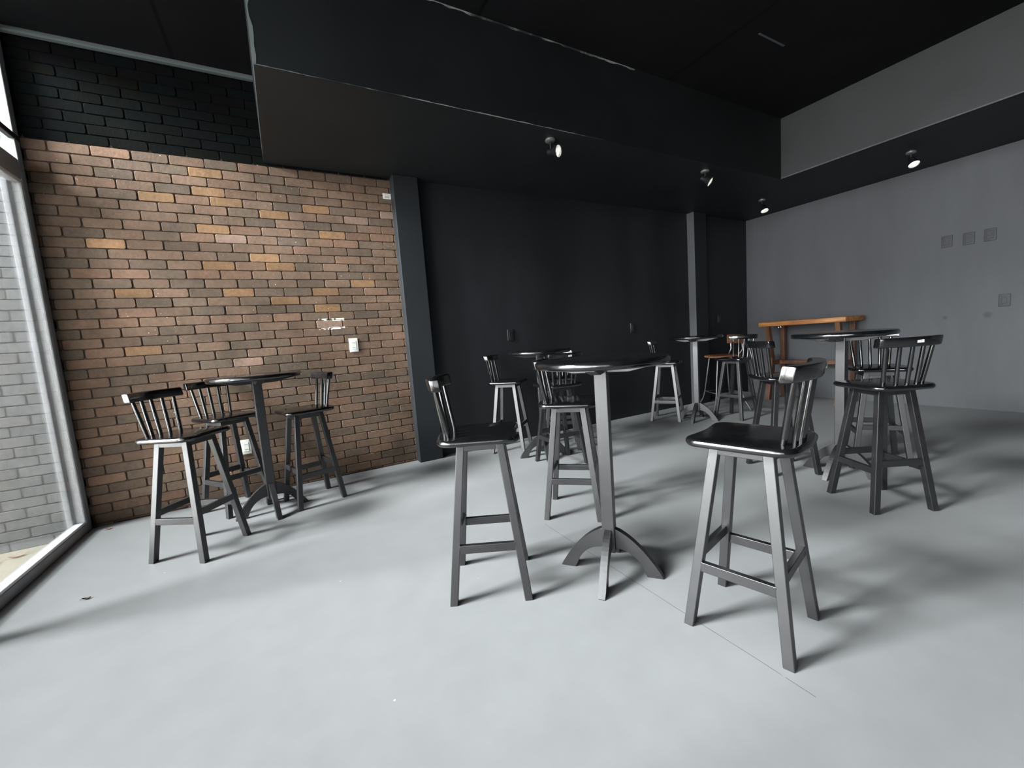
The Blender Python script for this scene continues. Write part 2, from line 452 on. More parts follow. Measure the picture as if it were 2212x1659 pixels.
bm = bmesh.new(); box(bm, (3.63, 2.078, ZC - 0.004), (3.99, 2.092, ZC)); struct('trim_9', bm, M['grey_wall'])
# thin pale shadow-gap bead along the lower arris of the side bulkhead
bm = bmesh.new(); box(bm, (XS - 0.004, YF, ZS), (XS + 0.012, YS, ZS + 0.012)); struct('trim_10', bm, M['grey_wall'])

# ---- brick wall, each brick modelled, one mesh
BW, BH = 0.2225, 0.0724
ORANGE = [(-0.71, 2.44), (-0.26, 2.45), (-0.38, 2.52), (-0.37, 2.67), (0.06, 2.39), (0.42, 2.48), (-1.05, 2.07), (-0.04, 2.02), (-0.39, 1.95), (0.06, 1.95), (-0.94, 1.72), (0.06, 1.65), (0.41, 1.58), (-0.95, 1.27), (-0.29, 1.73), (-0.41, 2.22), (0.41, 2.47), (0.43, 1.73), (0.51, 2.25), (0.74, 1.8)]
PINK = [(0.74, 2.40), (1.03, 2.48), (-0.15, 2.16), (0.38, 1.44), (-0.30, 1.13)]
def brick_wall(name, x0, x1, mat, dirt, painted=None):
    r = random.Random(11)
    bm = bmesh.new()
    cl = bm.loops.layers.float_color.new('brick_colour')
    def setcol(faces, c):
        for f in faces:
            for lp in f.loops: lp[cl] = (*c, 1)
    f0 = set(bm.faces)
    box(bm, (x0, YB + 0.006, 0 if painted is None else -0.3), (x1, YB + 0.11, ZC + (0 if painted is None else 0.3)))
    joint = (0.062, 0.042, 0.032) if painted is None else tuple(c * 0.62 for c in painted)
    setcol(set(bm.faces) - f0, joint)
    if painted is None:
        f0 = set(bm.faces)
        box(bm, (x0, YB + 0.0052, ZS), (x1, YB + 0.02, ZC)); setcol(set(bm.faces) - f0, (0.0024, 0.0028, 0.0028))
    nrow = int((ZC + 0.3) / BH) + 1
    for n in range(-1, nrow):
        z0 = 2.0490 - 28 * BH + BH * n - (BH if painted is not None else 0)
        off = -1.151 + (BW / 2 if (n - 28) % 2 else 0)
        k0 = int(math.floor((x0 - off) / BW)) - 1
        for k in range(k0, k0 + int((x1 - x0) / BW) + 4):
            xa, xb = off + k * BW, off + (k + 1) * BW
            g = 0.0028 + 0.0014 * r.random()
            dz = r.uniform(-0.0012, 0.0012)
            xa2, xb2 = max(xa + g + r.uniform(-.002, .002), x0), min(xb - g + r.uniform(-.002, .002), x1)
            za, zb = z0 + 0.0027 + dz, z0 + BH - 0.0027 + dz
            if painted is None: za, zb = max(za, 0.0), min(zb, ZC)
            if xb2 - xa2 < 0.012 or zb - za < 0.01: continue
            xc, zc = (xa + xb) / 2, z0 + BH / 2
            v = r.random(); j = r.uniform(0.85, 1.15)
            if painted is not None:
                k_ = r.uniform(0.93, 1.07); c = tuple(q * k_ for q in painted)
            elif zc > ZS:
                c = (0.0035, 0.0040, 0.0041); c = tuple(q * r.uniform(0.85, 1.2) for q in c)
            else:
                if v < 0.50: c = (0.152, 0.100, 0.071)
                elif v < 0.74: c = (0.126, 0.090, 0.066)
                elif v < 0.90: c = (0.166, 0.102, 0.071)
                else: c = (0.112, 0.083, 0.062)
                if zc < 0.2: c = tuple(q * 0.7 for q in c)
                for ox, oz in ORANGE:
                    if abs(ox - xc) < BW / 2 and abs(oz - zc) < BH / 2: c = (0.235, 0.138, 0.075)
                for ox, oz in PINK:
                    if abs(ox - xc) < BW / 2 and abs(oz - zc) < BH / 2: c = (0.23, 0.155, 0.122)
                c = tuple(q * j for q in c)
            proud = r.uniform(-0.0015, 0.0015)
            f0 = set(bm.faces)
            t = 0.009
            vs = [bm.verts.new(p) for p in ((xa2, YB + t, za), (xb2, YB + t, za), (xb2, YB + t, zb), (xa2, YB + t, zb))]
            e = 0.0025; y1, y2 = YB + proud + 0.0035, YB + proud
            q1 = [(xa2, za), (xb2, za), (xb2, zb), (xa2, zb)]
            jit = lambda: r.uniform(-0.0012, 0.0012)
            ring1 = [bm.verts.new((x + jit(), y1, z + jit())) for x, z in q1]
            # clipped corners on the face
            def oct_(ins, y):
                a, bq, c_, d_ = xa2 + ins, xb2 - ins, za + ins, zb - ins; w = 0.006 + 0.004 * r.random()
                return [bm.verts.new((x, y, z)) for x, z in ((a + w, c_), (bq - w, c_), (bq, c_ + w), (bq, d_ - w), (bq - w, d_), (a + w, d_), (a, d_ - w), (a, c_ + w))]
            o8 = oct_(0.0, y1); f8 = oct_(e, y2)
            for vv in ring1: bm.verts.remove(vv)
            b8 = [bm.verts.new((p.co.x, YB + t, p.co.z)) for p in o8]
            for vv in vs: bm.verts.remove(vv)
            bm.faces.new(f8)
            for A, B in ((b8, o8), (o8, f8)):
                for i in range(8): bm.faces.new((A[i], A[(i + 1) % 8], B[(i + 1) % 8], B[i]))
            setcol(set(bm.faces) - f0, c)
    o = struct(name, bm, mat)
    if painted is None:
        o.data.materials.append(M['brick_black'])
        for p in o.data.polygons:
            if p.center.z > ZS: p.material_index = 1
    return o
brick_wall('wall_back_brick', XW, 1.10, M['brick'], True)
brick_wall('wall_outside', -5.4, XW, M['brick_out'], False, painted=(0.140, 0.145, 0.148))
bm = bmesh.new(); box(bm, (-5.4, -9, -0.17), (XW - 0.06, YB + 0.05, -0.05)); struct('ground', bm, M['sand'])

# ---- the glazed wall: fixed frame, sash stiles, panes, a transom and a dark bar above it
def glazing(i, y0, y1):
    w = empty('window_%d' % i, (XW, (y0 + y1) / 2, 0), kind='structure')
    def part(name, boxes, mat, bev=0.004):
        bm = bmesh.new()
        for lo, hi in boxes:
            box(bm, (lo[0], lo[1] - (y0 + y1) / 2, lo[2]), (hi[0], hi[1] - (y0 + y1) / 2, hi[2]), bev)
        return obj(name, bm, mat, w)
    j1 = 0.058 if i == 1 else 0.030      # jamb beside the bricks is the wide one, mullions are slim
    j0 = 0.030
    part('frame', [((-0.09, y1 - j1, 0), (0, y1, ZC)), ((-0.09, y0, 0), (0, y0 + j0, ZC)), ((-0.09, y0 + j0, 0), (0, y1 - j1, 0.062)),
                   ((-0.09, y0 + j0, 2.475), (-0.005, y1 - j1, 2.605)), ((-0.09, y0 + j0, ZC - 0.05), (0, y1 - j1, ZC))], M['alu'])
    part('sash', [((-0.052, y1 - j1 - 0.017, 0.062), (-0.004, y1 - j1, 2.472)), ((-0.052, y0 + j0, 0.062), (-0.004, y0 + j0 + 0.017, 2.472)),
                  ((-0.052, y0 + j0 + 0.017, 0.062), (-0.004, y1 - j1 - 0.017, 0.080)), ((-0.052, y0 + j0 + 0.017, 2.445), (-0.004, y1 - j1 - 0.017, 2.472))], M['alu_white'])
    part('outer_stile', [((-0.088, y1 - j1 - (0.060 if i == 1 else 0.012), 0.062), (-0.054, y1 - j1, 2.472)), ((-0.088, y0 + j0, 0.062), (-0.054, y0 + j0 + 0.012, 2.472))], M['alu'])
    part('dark_bar', [((-0.03, y0 + j0, 2.735), (0.002, y1, 2.775))], M['alu_dark'])
    part('pane', [((-0.010, y0 + j0 + 0.017, 0.080), (-0.006, y1 - j1 - 0.017, 2.445))], M['glass'], 0)
    part('pane', [((-0.045, y0 + j0, 2.605), (-0.041, y1 - j1, ZC - 0.05))], M['glass'], 0)
    return w
ys = [YB - 0.002, 2.66, 1.10, -0.46, -2.02, -3.58]
for i in range(5): glazing(i + 1, ys[i + 1], ys[i])
bm = bmesh.new(); box(bm, (XW - 0.12, YF, 0), (XW, ys[-1], ZC)); struct('wall_left', bm, M['behind'])

# ------------------------------------------------------------------ bar stools
# local frame: +X is the way the sitter faces, +Y the sitter's left
SEAT_Z = 0.749
def seat_outline():
    w, f, bk = 0.178, 0.181, -0.190
    pts = []
    def arc(cx, cy, r, a0, a1, n=8):
        for i in range(n + 1):
            a = R(a0 + (a1 - a0) * i / n)
            pts.append((cx + r * math.cos(a), cy + r * math.sin(a)))
    rf, rb = 0.055, 0.070
    # front edge dips in at the middle between two rounded corners
    for i in range(1, 12):
        t = -1 + 2 * i / 12
        pts.append((f - 0.012 * (1 - t * t) ** 1.5, t * (w - rf)))
    arc(f - rf, w - rf, rf, 0, 90)
    for i in range(1, 5): pts.append((f - rf - (f - rf - bk - rb) * i / 5, w + 0.003 * math.sin(math.pi * i / 5)))
    arc(bk + rb, w - rb, rb, 90, 180 - 12)
    for i in range(1, 8):
        t = 1 - 2 * i / 8
        pts.append((bk - 0.010 * (1 - t * t) + 0.001, t * (w - rb) * 0.98))
    arc(bk + rb, -w + rb, rb, 180 + 12, 270)
    for i in range(1, 5): pts.append((bk + rb + (f - rf - bk - rb) * i / 5, -w - 0.003 * math.sin(math.pi * i / 5)))
    arc(f - rf, -w + rf, rf, 270, 360)
    out = []
    for p in pts:
        if not out or math.hypot(p[0] - out[-1][0], p[1] - out[-1][1]) > 1e-4: out.append(p)
    return out[::-1]
FA, FB, TA, TB = 0.1685, 0.1685, 0.086, 0.088     # feet half spreads (lateral, fore-aft) and leg-top half spreads
LEG = 0.035
ZT = 0.718
def leg_at(sx, sy, z):
    t = z / ZT
    return Vector((sx * (FB + (TB - FB) * t), sy * (FA + (TA - FA) * t), z))
def make_stool():
    root = empty('bar_stool')
    bm = bmesh.new()
    o = with_normals(seat_outline())
    ax = sum(p[0] for p in o) / len(o)
    if sum(p[2] * (p[0] - ax) + p[3] * p[1] for p in o) < 0: o = [(x, y, -a, -b) for x, y, a, b in o]
    outline_slab(bm, o, ZT, SEAT_Z, 0.015, 8)
    obj('seat', bm, M['gloss'], root, True)
    for sx in (1, -1):
        for sy in (1, -1):
            bm = bmesh.new(); quad_bar(bm, leg_at(sx, sy, 0), leg_at(sx, sy, ZT), (LEG, LEG), (LEG, LEG))
            obj('leg', bm, M['satin'], root)
    # side stretchers sit low, front and back ones a little higher
    for sy in (1, -1):
        a, b_ = leg_at(-1, sy, 0.245), leg_at(1, sy, 0.245)
        bm = bmesh.new(); bar(bm, a + Vector((LEG / 2 - .003, sy * .006, 0)), b_ - Vector((LEG / 2 - .003, -sy * .006, 0)), 0.022, 0.038)
        obj('stretcher', bm, M['satin'], root)
    for sx in (1, -1):
        a, b_ = leg_at(sx, -1, 0.287), leg_at(sx, 1, 0.287)
        bm = bmesh.new(); bar(bm, a + Vector((sx * .004, LEG / 2 - .003, 0)), b_ - Vector((-sx * .004, LEG / 2 - .003, 0)), 0.022, 0.038)
        obj('stretcher', bm, M['satin'], root)
    bm = bmesh.new()
    z = 0.7
    for sy in (1, -1):
        a, b_ = leg_at(-1, sy, z), leg_at(1, sy, z)
        bar(bm, a + Vector((LEG / 2 - .003, sy * .008, 0)), b_ - Vector((LEG / 2 - .003, -sy * .008, 0)), 0.018, 0.036)
    for sx in (1, -1):
        a, b_ = leg_at(sx, -1, z), leg_at(sx, 1, z)
        bar(bm, a + Vector((sx * .008, LEG / 2 - .003, 0)), b_ - Vector((-sx * .008, LEG / 2 - .003, 0)), 0.018, 0.036)
    obj('apron', bm, M['satin'], root)
    # back: five round spindles leaning back and fanning out under a curved rail
    for i in range(-2, 3):
        k = abs(i)
        a = Vector(((-0.1626, -0.1572, -0.1346)[k], math.copysign((0, 0.0572, 0.1084)[k], i), SEAT_Z - 0.004))
        b_ = Vector(((-0.1947, -0.1878, -0.1725)[k], math.copysign((0, 0.0648, 0.1294)[k], i), 0.9704))
        a = a - (b_ - a) * 0.03
        bm = bmesh.new(); tube(bm, [a, (a + b_) / 2, b_], [0.0105, 0.0112, 0.0100], 14)
        obj('spindle', bm, M['gloss'], root, True)
    bm = bmesh.new()
    W2, n = 0.172, 18
    z0, z1, tk = 0.9640, 1.018, 0.044
    rings = []
    for k in range(n + 1):
        t = -1 + 2 * k / n
        y = t * W2
        xc = -0.158 - 0.040 * (1 - t * t)
        nx, ny = 1.0, 0.0
        ring = []
        e = 0.007 if 0 < k < n else 0.009
        hw, zz0, zz1 = tk / 2, z0, z1
        prof = []
        for cx, cz, a0 in ((hw - e, zz0 + e, -90), (hw - e, zz1 - e, 0), (-hw + e, zz1 - e, 90), (-hw + e, zz0 + e, 180)):
            for q in range(4):
                a = R(a0 + 30 * q); prof.append((cx + e * math.cos(a), cz + e * math.sin(a)))
        for d, zq in prof:
            dz = 0.010 * (zq - z0) / (z1 - z0)
            ring.append(bm.verts.new((xc + nx * d - dz, y + ny * d, zq)))
        rings.append(ring)
    m_ = len(rings[0])
    for r1, r2 in zip(rings, rings[1:]):
        for i in range(m_): bm.faces.new((r1[i], r1[(i + 1) % m_], r2[(i + 1) % m_], r2[i]))
    ends = [bm.faces.new(rings[0][::-1]), bm.faces.new(rings[-1])]
    bmesh.ops.bevel(bm, geom=[e for f in ends for e in f.edges], offset=0.004, segments=2, profile=0.5, affect='EDGES')
    obj('top_rail', bm, M['gloss'], root, True)
    return root
def add_sticker(root, y):
    t = y / 0.172
    x = -0.158 - 0.040 * (1 - t * t) - 0.022 - 0.0056
    bm = bmesh.new(); box(bm, (x - 0.0010, y - 0.017, 0.986), (x + 0.002, y + 0.017, 1.002))
    s = obj('sticker', bm, M['label'], root, label='small white paper sticker')
    bm = bmesh.new()
    for k in range(3): box(bm, (x - 0.0016, y - 0.006 + k * 0.005, 0.991), (x - 0.0008, y - 0.0035 + k * 0.005, 0.997))
    obj('printing', bm, M['ink'], s)

STOOLS = [  # x, y, facing, label, group, sticker offset
 (-0.582, 3.167, -35.2, 'black bar stool beside the glass wall, its lit seat edge towards the window', 'a', None),
 (-0.442, 3.876, -55.6, 'black bar stool against the brick wall, partly behind the small high table there', 'a', None),
 (0.096, 3.648, 196.1, 'black bar stool between the brick-side table and the dark column, narrow back seen edge on', 'a', None),
 (0.772, 1.759, -28.1, 'black bar stool seen side on, in front of the dark column', 'b', None),
 (1.603, 2.166, -43.9, 'black bar stool tucked behind the post of the nearest round table', 'b', None),
 (1.487, 0.905, 103.9, 'black bar stool closest to the camera, its pale rail end turned to the viewer', 'b', -0.09),
 (2.032, 3.814, -44.8, 'black bar stool with pale-lit legs by the black wall, next after the column', 'c', None),
 (2.150, 3.085, 84.0, 'black bar stool with a sticker on its back, half hidden behind the nearest table', 'c', -0.02),
 (2.476, 3.528, 236.0, 'shadowed black bar stool farthest in behind the black-wall table, facing the room', 'c', None),
 (4.265, 3.665, -59.1, 'black bar stool with bright pale legs standing below the corner pilaster', 'd', None),
 (4.868, 3.122, 181.4, 'dark bar stool in front of the brown wooden stool near the far corner', 'd', None),
 (3.328, 1.766, -32.5, 'black bar stool whose spindles show above the nearest stool, before the wooden trestle table', 'e', None),
 (3.134, 1.092, 60.2, 'black bar stool in silhouette at the grey wall table, stickered back to the viewer', 'e', -0.012),
 (4.062, 1.445, 214.2, 'black bar stool on the far side of the grey-wall table, facing the room', 'e', None),
]
GR = {'a': 'bar stools at the brick wall table', 'b': 'bar stools at the nearest table', 'c': 'bar stools at the black wall table',
      'd': 'bar stools at the corner table', 'e': 'bar stools at the grey wall table'}
proto = make_stool()
for i, (x, y, th, lab, g, st) in enumerate(STOOLS):
    o = copy_tree(proto) if i else proto
    o.location = (x, y, 0); o.rotation_euler = (0, 0, R(th))
    tag(o, lab, 'bar stool', GR[g])
stool_roots = [o for o in bpy.data.objects if o.parent is None and o.name.startswith('bar_stool')]
for (x, y, th, lab, g, st) in STOOLS:
    if st is None: continue
    for o in stool_roots:
        if abs(o.location.x - x) < 1e-4 and abs(o.location.y - y) < 1e-4: add_sticker(o, st)

# ------------------------------------------------------------------ round high tables
TR, TH = 0.307, 1.05
def make_table():
    root = empty('bar_table')
    bm = bmesh.new()
    n = 96
    outl = [(TR * math.cos(2 * math.pi * i / n), TR * math.sin(2 * math.pi * i / n), math.cos(2 * math.pi * i / n), math.sin(2 * math.pi * i / n)) for i in range(n)]
    outline_slab(bm, outl, TH - 0.036, TH, 0.016, 10)
    obj('tabletop', bm, M['gloss'], root, True)
    # crossed bearers under the top, thinner towards their ends
    for k in range(2):
        bm = bmesh.new()
        prof = [(-0.245, 0), (0.245, 0), (0.245, -0.006), (0.13, -0.032), (-0.13, -0.032), (-0.245, -0.006)]
        if k == 0: place = lambda u, v, w: (u, w, TH - 0.036 + v)
        else: place = lambda u, v, w: (w, u, TH - 0.0362 + v)
        prism(bm, prof, -0.022, 0.022, place)
        obj('bearer', bm, M['satin'], root)
    bm = bmesh.new(); box(bm, (-0.030, -0.030, 0.105), (0.030, 0.030, TH - 0.037), 0.004)
    post = obj('post', bm, M['satin'], root)
    bm = bmesh.new()
    lathe(bm, [(0.0045, 0), (0.0045, 0.0015), (0.0025, 0.0025)], 10, Matrix.Translation((0.0302, -0.016, 0.185)) @ Matrix.Rotation(R(90), 4, 'Y'))
    obj('screw', bm, M['screw'], post, label='bright steel screw head')
    # four arched feet
    def bez(p0, p1, p2, n):
        return [((1 - t) ** 2 * p0[0] + 2 * t * (1 - t) * p1[0] + t * t * p2[0], (1 - t) ** 2 * p0[1] + 2 * t * (1 - t) * p1[1] + t * t * p2[1]) for t in [i / n for i in range(n + 1)]]
    outer = bez((0.029, 0.222), (0.140, 0.180), (0.247, 0.003), 14)
    inner = bez((0.166, 0.024), (0.118, 0.128), (0.029, 0.125), 10)
    poly = outer + [(0.247, 0.0), (0.172, 0.0)] + inner
    for k in range(4):
        ca, sa = math.cos(k * math.pi / 2), math.sin(k * math.pi / 2)
        bm = bmesh.new()
        prism(bm, poly, -0.0165, 0.0165, lambda u, v, w: (u * ca - w * sa, u * sa + w * ca, v), 0.003)
        obj('foot', bm, M['satin'], root)
    return root
TABLES = [
 (-0.197, 3.588, -2.96, 'small round black high table against the brick wall'),
 (1.290, 1.486, 2.236, 'round black high table nearest the camera, on a square post with four arched feet'),
 (2.150, 3.362, -3.571, 'round black high table by the black wall, mostly hidden by the stool in front'),
 (4.441, 3.358, 1.950, 'round black high table in front of the pilaster near the far corner'),
 (3.517, 1.454, 1.581, 'round black high table in front of the grey wall, pale-lit post'),
]
tp = make_table()
for i, (x, y, ph, lab) in enumerate(TABLES):
    o = copy_tree(tp) if i else tp
    o.location = (x, y, 0); o.rotation_euler = (0, 0, ph)
    tag(o, lab, 'table', 'round high tables')

# ------------------------------------------------------------------ wooden trestle table against the far side wall
t = empty('trestle_table', (6.45, 3.07, 0), 0, 'rustic orange wooden high table on crossed legs against the grey wall', 'table')
bm = bmesh.new(); box(bm, (-0.25, -0.545, 1.085), (0.27, 0.545, 1.150), 0.010, 3); obj('tabletop', bm, M['wood'], t, True)
for s in (1, -1):
    y = s * 0.44
    kink = [(-0.225, 1.086), (-0.155, 1.086), (-0.060, 0.62), (-0.060, 0.46), (-0.160, 0.0), (-0.230, 0.0), (-0.130, 0.46), (-0.130, 0.62)]
    bm = bmesh.new(); prism(bm, kink, y - 0.028, y + 0.028, lambda u, v, w_: (u, w_, v), 0.004); obj('leg', bm, M['wood_leg'], t)
    bm = bmesh.new(); bar(bm, (0.215, y, 1.086), (0.215, y, 0.0), 0.055, 0.060, (1, 0, 0), 0.004); obj('leg', bm, M['wood_leg'], t)
    bm = bmesh.new(); bar(bm, (-0.07, y, 0.54), (0.19, y, 0.54), 0.04, 0.06, (0, 0, 1), 0.003); obj('cross_bar', bm, M['wood_leg'], t)
bm = bmesh.new(); bar(bm, (0.10, -0.42, 0.54), (0.10, 0.42, 0.54), 0.05, 0.055); obj('stretcher', bm, M['wood_leg'], t)
bm = bmesh.new()
n = 20
tube(bm, [(-0.245, 0.245 + 0.015 * math.cos(2 * math.pi * i / n), 1.066 + 0.017 * math.sin(2 * math.pi * i / n)) for i in range(n + 1)], 0.0028, 8)
obj('ring', bm, M['screw'], t, True, label='small metal ring hook')

# ------------------------------------------------------------------ wooden stool with bent steel legs
w = empty('wooden_stool', (5.27, 3.57, 0), R(150), 'brown wooden seat stool with thin bent metal legs in the far corner', 'bar stool')
bm = bmesh.new(); n = 40
outl = []
for i in range(n):
    a = 2 * math.pi * i / n
    k = 0.205 / (abs(math.cos(a)) ** 3.2 + abs(math.sin(a)) ** 3.2) ** (1 / 3.2)
    outl.append((k * math.cos(a), k * math.sin(a)))
outline_slab(bm, [(x, y, *(Vector((x, y)).normalized())) for x, y in outl], 0.722, 0.748, 0.010, 6)
obj('seat', bm, M['wood_seat'], w, True)
bm = bmesh.new()
prev = None
for k in range(15):
    tt = -1 + 2 * k / 14
    y = tt * 0.195; x = -0.165 - 0.050 * (1 - tt * tt)
    cur = [bm.verts.new((x + dx, y, z)) for dx, z in ((0, 0.895), (0, 1.012), (-0.020, 1.014), (-0.020, 0.893))]
    if prev:
        for i in range(4): bm.faces.new((prev[i], cur[i], cur[(i + 1) % 4], prev[(i + 1) % 4]))
    else: bm.faces.new(cur)
    prev = cur
bm.faces.new(prev[::-1])
obj('backrest', bm, M['wood_leg'], w)
for sx in (1, -1):
    for sy in (1, -1):
        bm = bmesh.new()
        tube(bm, [(sx * .12, sy * .12, .725), (sx * .150, sy * .150, .45), (sx * .172, sy * .172, .24), (sx * .19, sy * .19, .14), (sx * .245, sy * .245, .004)], 0.0085, 8)
        obj('leg', bm, M['rod'], w, True)
for sy in (1, -1):
    bm = bmesh.new(); tube(bm, [(-.15, sy * .13, .735), (-.20, sy * .15, .82), (-.190, sy * .15, .99)], 0.008, 8); obj('back_rod', bm, M['rod'], w, True)
bm = bmesh.new()
tube(bm, [(.172, .172, .24), (.172, -.172, .24), (-.172, -.172, .24), (-.172, .172, .24), (.172, .172, .24)], 0.007, 8); obj('footrest', bm, M['rod'], w, True)

# ------------------------------------------------------------------ spotlights under the bulkheads
def spot(loc, head, aim, lab):
    """base disc at loc; head = offset of the lens centre from the base; aim = direction the lens looks"""
    s = empty('ceiling_spotlight', loc, 0, lab, 'spotlight', 'black spotlights under the bulkheads')
    bm = bmesh.new(); lathe(bm, [(0.042, 0.0), (0.042, -0.014), (0.036, -0.018), (0.008, -0.019)], 24); obj('base', bm, M['lamp_grey'], s, True)
    a = Vector(aim).normalized(); h = Vector(head)
    back = h - a * 0.075
    bm = bmesh.new(); tube(bm, [(0, 0, -0.016), (0, 0, -0.05), (back.x * 0.9, back.y * 0.9, back.z * 0.95 - 0.0)], 0.0065, 8); obj('arm', bm, M['lamp_metal'], s, True)
    s_, t_, _ = frame_from(a)
    mt = Matrix((( s_.x, t_.x, a.x, back.x), (s_.y, t_.y, a.y, back.y), (s_.z, t_.z, a.z, back.z), (0, 0, 0, 1)))
    bm = bmesh.new()
    lathe(bm, [(0.018, -0.035), (0.024, -0.030), (0.027, 0.015), (0.044, 0.050), (0.051, 0.076), (0.0475, 0.077), (0.0465, 0.070)], 28, mt)
    obj('lamp_body', bm, M['lamp_metal'], s, True)
    bm = bmesh.new(); lathe(bm, [(0.0460, 0.0695), (0.034, 0.076), (0.016, 0.079), (0.002, 0.0795)], 28, mt)
    obj('lens', bm, M['lens'], s, True)
    bm = bmesh.new(); box(bm, (back.x - .014, back.y - .010, back.z - .010), (back.x + .014, back.y + .010, back.z + .020), .004); obj('joint', bm, M['lamp_grey'], s)
spot((2.145, 2.955, ZS), (0.043, -0.052, -0.105), (0.34, -0.88, -0.22), 'black spotlight under the bulkhead, first from the brick column')
spot((4.130, 2.952, ZS), (0.028, -0.040, -0.125), (0.34, -0.64, -0.52), 'black spotlight under the bulkhead, between the column light and the corner')
spot((5.880, 3.360, ZS), (0.045, -0.010, -0.145), (-0.25, -0.35, -0.85), 'black spotlight in the corner above the wooden table')
spot((5.918, 1.859, ZS), (-0.015, -0.032, -0.140), (-0.34, -0.36, -0.82), 'black spotlight under the side bulkhead above the grey wall')

# ------------------------------------------------------------------ sockets, switches and blank plates
def plate(name, loc, rz, w, h, mat, inner, lab, cat, kind, group=None):
    """a wall plate whose face looks along local -Y"""
    o = empty(name, loc, rz, lab, cat, group)
    bm = bmesh.new(); box(bm, (-w / 2, -0.010, -h / 2), (w / 2, 0.0, h / 2), 0.004, 3); obj('plate', bm, mat, o, True)
    if kind == 'socket':
        bm = bmesh.new(); box(bm, (-w * .27, -0.0125, -h * .31), (w * .27, -0.009, h * .31), 0.002); p = obj('socket_face', bm, inner, o)
        bm = bmesh.new()
        for dz in (0.022, -0.022):
            for dx in (-0.009, 0, 0.009):
                lathe(bm, [(0.0022, 0), (0.0022, 0.001)], 10, Matrix.Translation((dx, -0.0126, dz)) @ Matrix.Rotation(R(90), 4, 'X'))
        obj('pin_holes', bm, M['hole'], p)
    elif kind == 'switch':
        bm = bmesh.new(); box(bm, (-w * .22, -0.014, -h * .26), (w * .22, -0.009, h * .26), 0.003); obj('rocker', bm, inner, o)
    else:
        bm = bmesh.new(); box(bm, (-w * .30, -0.013, -h * .30), (w * .30, -0.009, h * .30), 0.003); obj('cover', bm, inner, o)
        bm = bmesh.new(); box(bm, (-w * .15, -0.0155, -h * .06), (w * .15, -0.0125, h * .14), 0.002); obj('rocker', bm, inner, o)
    return o
plate('wall_outlet', (0.593, YB - 0.001, 1.226), 0, 0.080, 0.128, M['white_plastic'], M['cream_plastic'], 'white double outlet on the bricks at table height', 'outlet', 'socket')
plate('wall_outlet', (-0.365, YB - 0.001, 0.425), 0, 0.078, 0.125, M['cream_plastic'], M['white_plastic'], 'cream outlet low on the bricks behind the stool legs', 'outlet', 'socket')
plate('wall_switch', (2.281, YB - 0.013, 1.222), 0, 0.080, 0.130, M['black_plastic'], M['black_plastic'], 'black switch on the black wall, nearer to the brick column', 'switch', 'switch')
plate('wall_switch', (4.175, YB - 0.013, 1.207), 0, 0.075, 0.130, M['black_plastic'], M['black_plastic'], 'black switch on the black wall, nearer to the corner pilaster', 'switch', 'switch')
plate('wall_switch', (6.040, YB - 0.013, 1.245), 0, 0.075, 0.130, M['black_plastic'], M['black_plastic'], 'black switch between the pilaster and the room corner', 'switch', 'switch')
gp = 'grey painted plates in a row on the grey wall'
plate('blank_plate', (XR - 0.001, 1.796, 1.915), R(-90), 0.090, 0.130, M['grey_paint_plate'], M['grey_paint_plate'], 'grey painted plate of the upper three, nearest the room corner', 'wall plate', 'blank', gp)
plate('blank_plate', (XR - 0.001, 1.622, 1.907), R(-90), 0.090, 0.130, M['grey_paint_plate'], M['grey_paint_plate'], 'grey painted plate in the middle of the upper three', 'wall plate', 'blank', gp)
plate('blank_plate', (XR - 0.001, 1.463, 1.908), R(-90), 0.090, 0.130, M['grey_paint_plate'], M['grey_paint_plate'], 'grey painted plate of the upper three, farthest from the room corner', 'wall plate', 'blank', gp)
plate('wall_switch', (XR - 0.001, 1.340, 1.199), R(-90), 0.085, 0.130, M['grey_paint_plate'], M['grey_paint_plate'], 'grey switch alone on the grey wall below the three plates', 'switch', 'switch')
# small white tag on the bricks at the column, high up
bm = bmesh.new(); box(bm, (-0.038, -0.006, -0.026), (0.038, 0.0, 0.026), 0.002)
o = tag(empty('paper_tag', (1.046, YB - 0.001, 2.622), 0), 'small white tag high on the bricks beside the dark column', 'tag')
obj('card', bm, M['label'], o)
bm = bmesh.new()
for k in range(3): box(bm, (-0.022 + 0.004 * k, -0.0068, -0.012 + 0.012 * k), (0.024, -0.0058, -0.009 + 0.012 * k))
obj('printed_lines', bm, M['ink'], o)

# ------------------------------------------------------------------ fallen leaves
def leaf(loc, rz, ln, wd, mat, lab, group=None):
    bm = bmesh.new()
    n = 8
    up, lo, mid = [], [], []
    for i in range(n + 1):
        t = i / n; x = (t - 0.5) * ln
        hw = wd / 2 * math.sin(math.pi * min(1, t * 1.02)) ** 0.8
        z = 0.004 + 0.010 * (2 * t - 1) ** 2 * (ln / 0.05)
        up.append(bm.verts.new((x, hw, z + hw * 0.35))); lo.append(bm.verts.new((x, -hw, z + hw * 0.35))); mid.append(bm.verts.new((x, 0, z - 0.003)))
    for i in range(n):
        bm.faces.new((mid[i], mid[i + 1], up[i + 1], up[i])); bm.faces.new((mid[i], lo[i], lo[i + 1], mid[i + 1]))
    bmesh.ops.remove_doubles(bm, verts=bm.verts[:], dist=1e-5)
    root = empty('dry_leaf', loc, rz, lab, 'leaf', group)
    obj('blade', bm, mat, root)
    bm = bmesh.new(); tube(bm, [(-ln / 2, 0, 0.006), (-ln * 0.75, 0.003, 0.003)], 0.0012, 6); obj('stalk', bm, mat, root)
leaf((-1.026, 2.848, 0.0), R(-5), 0.036, 0.018, M['leaf'], 'curled dark red leaf alone on the open floor near the glass wall')
leaf((-1.262, 4.02, 0.0), R(10), 0.040, 0.014, M['leaf2'], 'small reddish leaf on the floor at the foot of the brick wall')
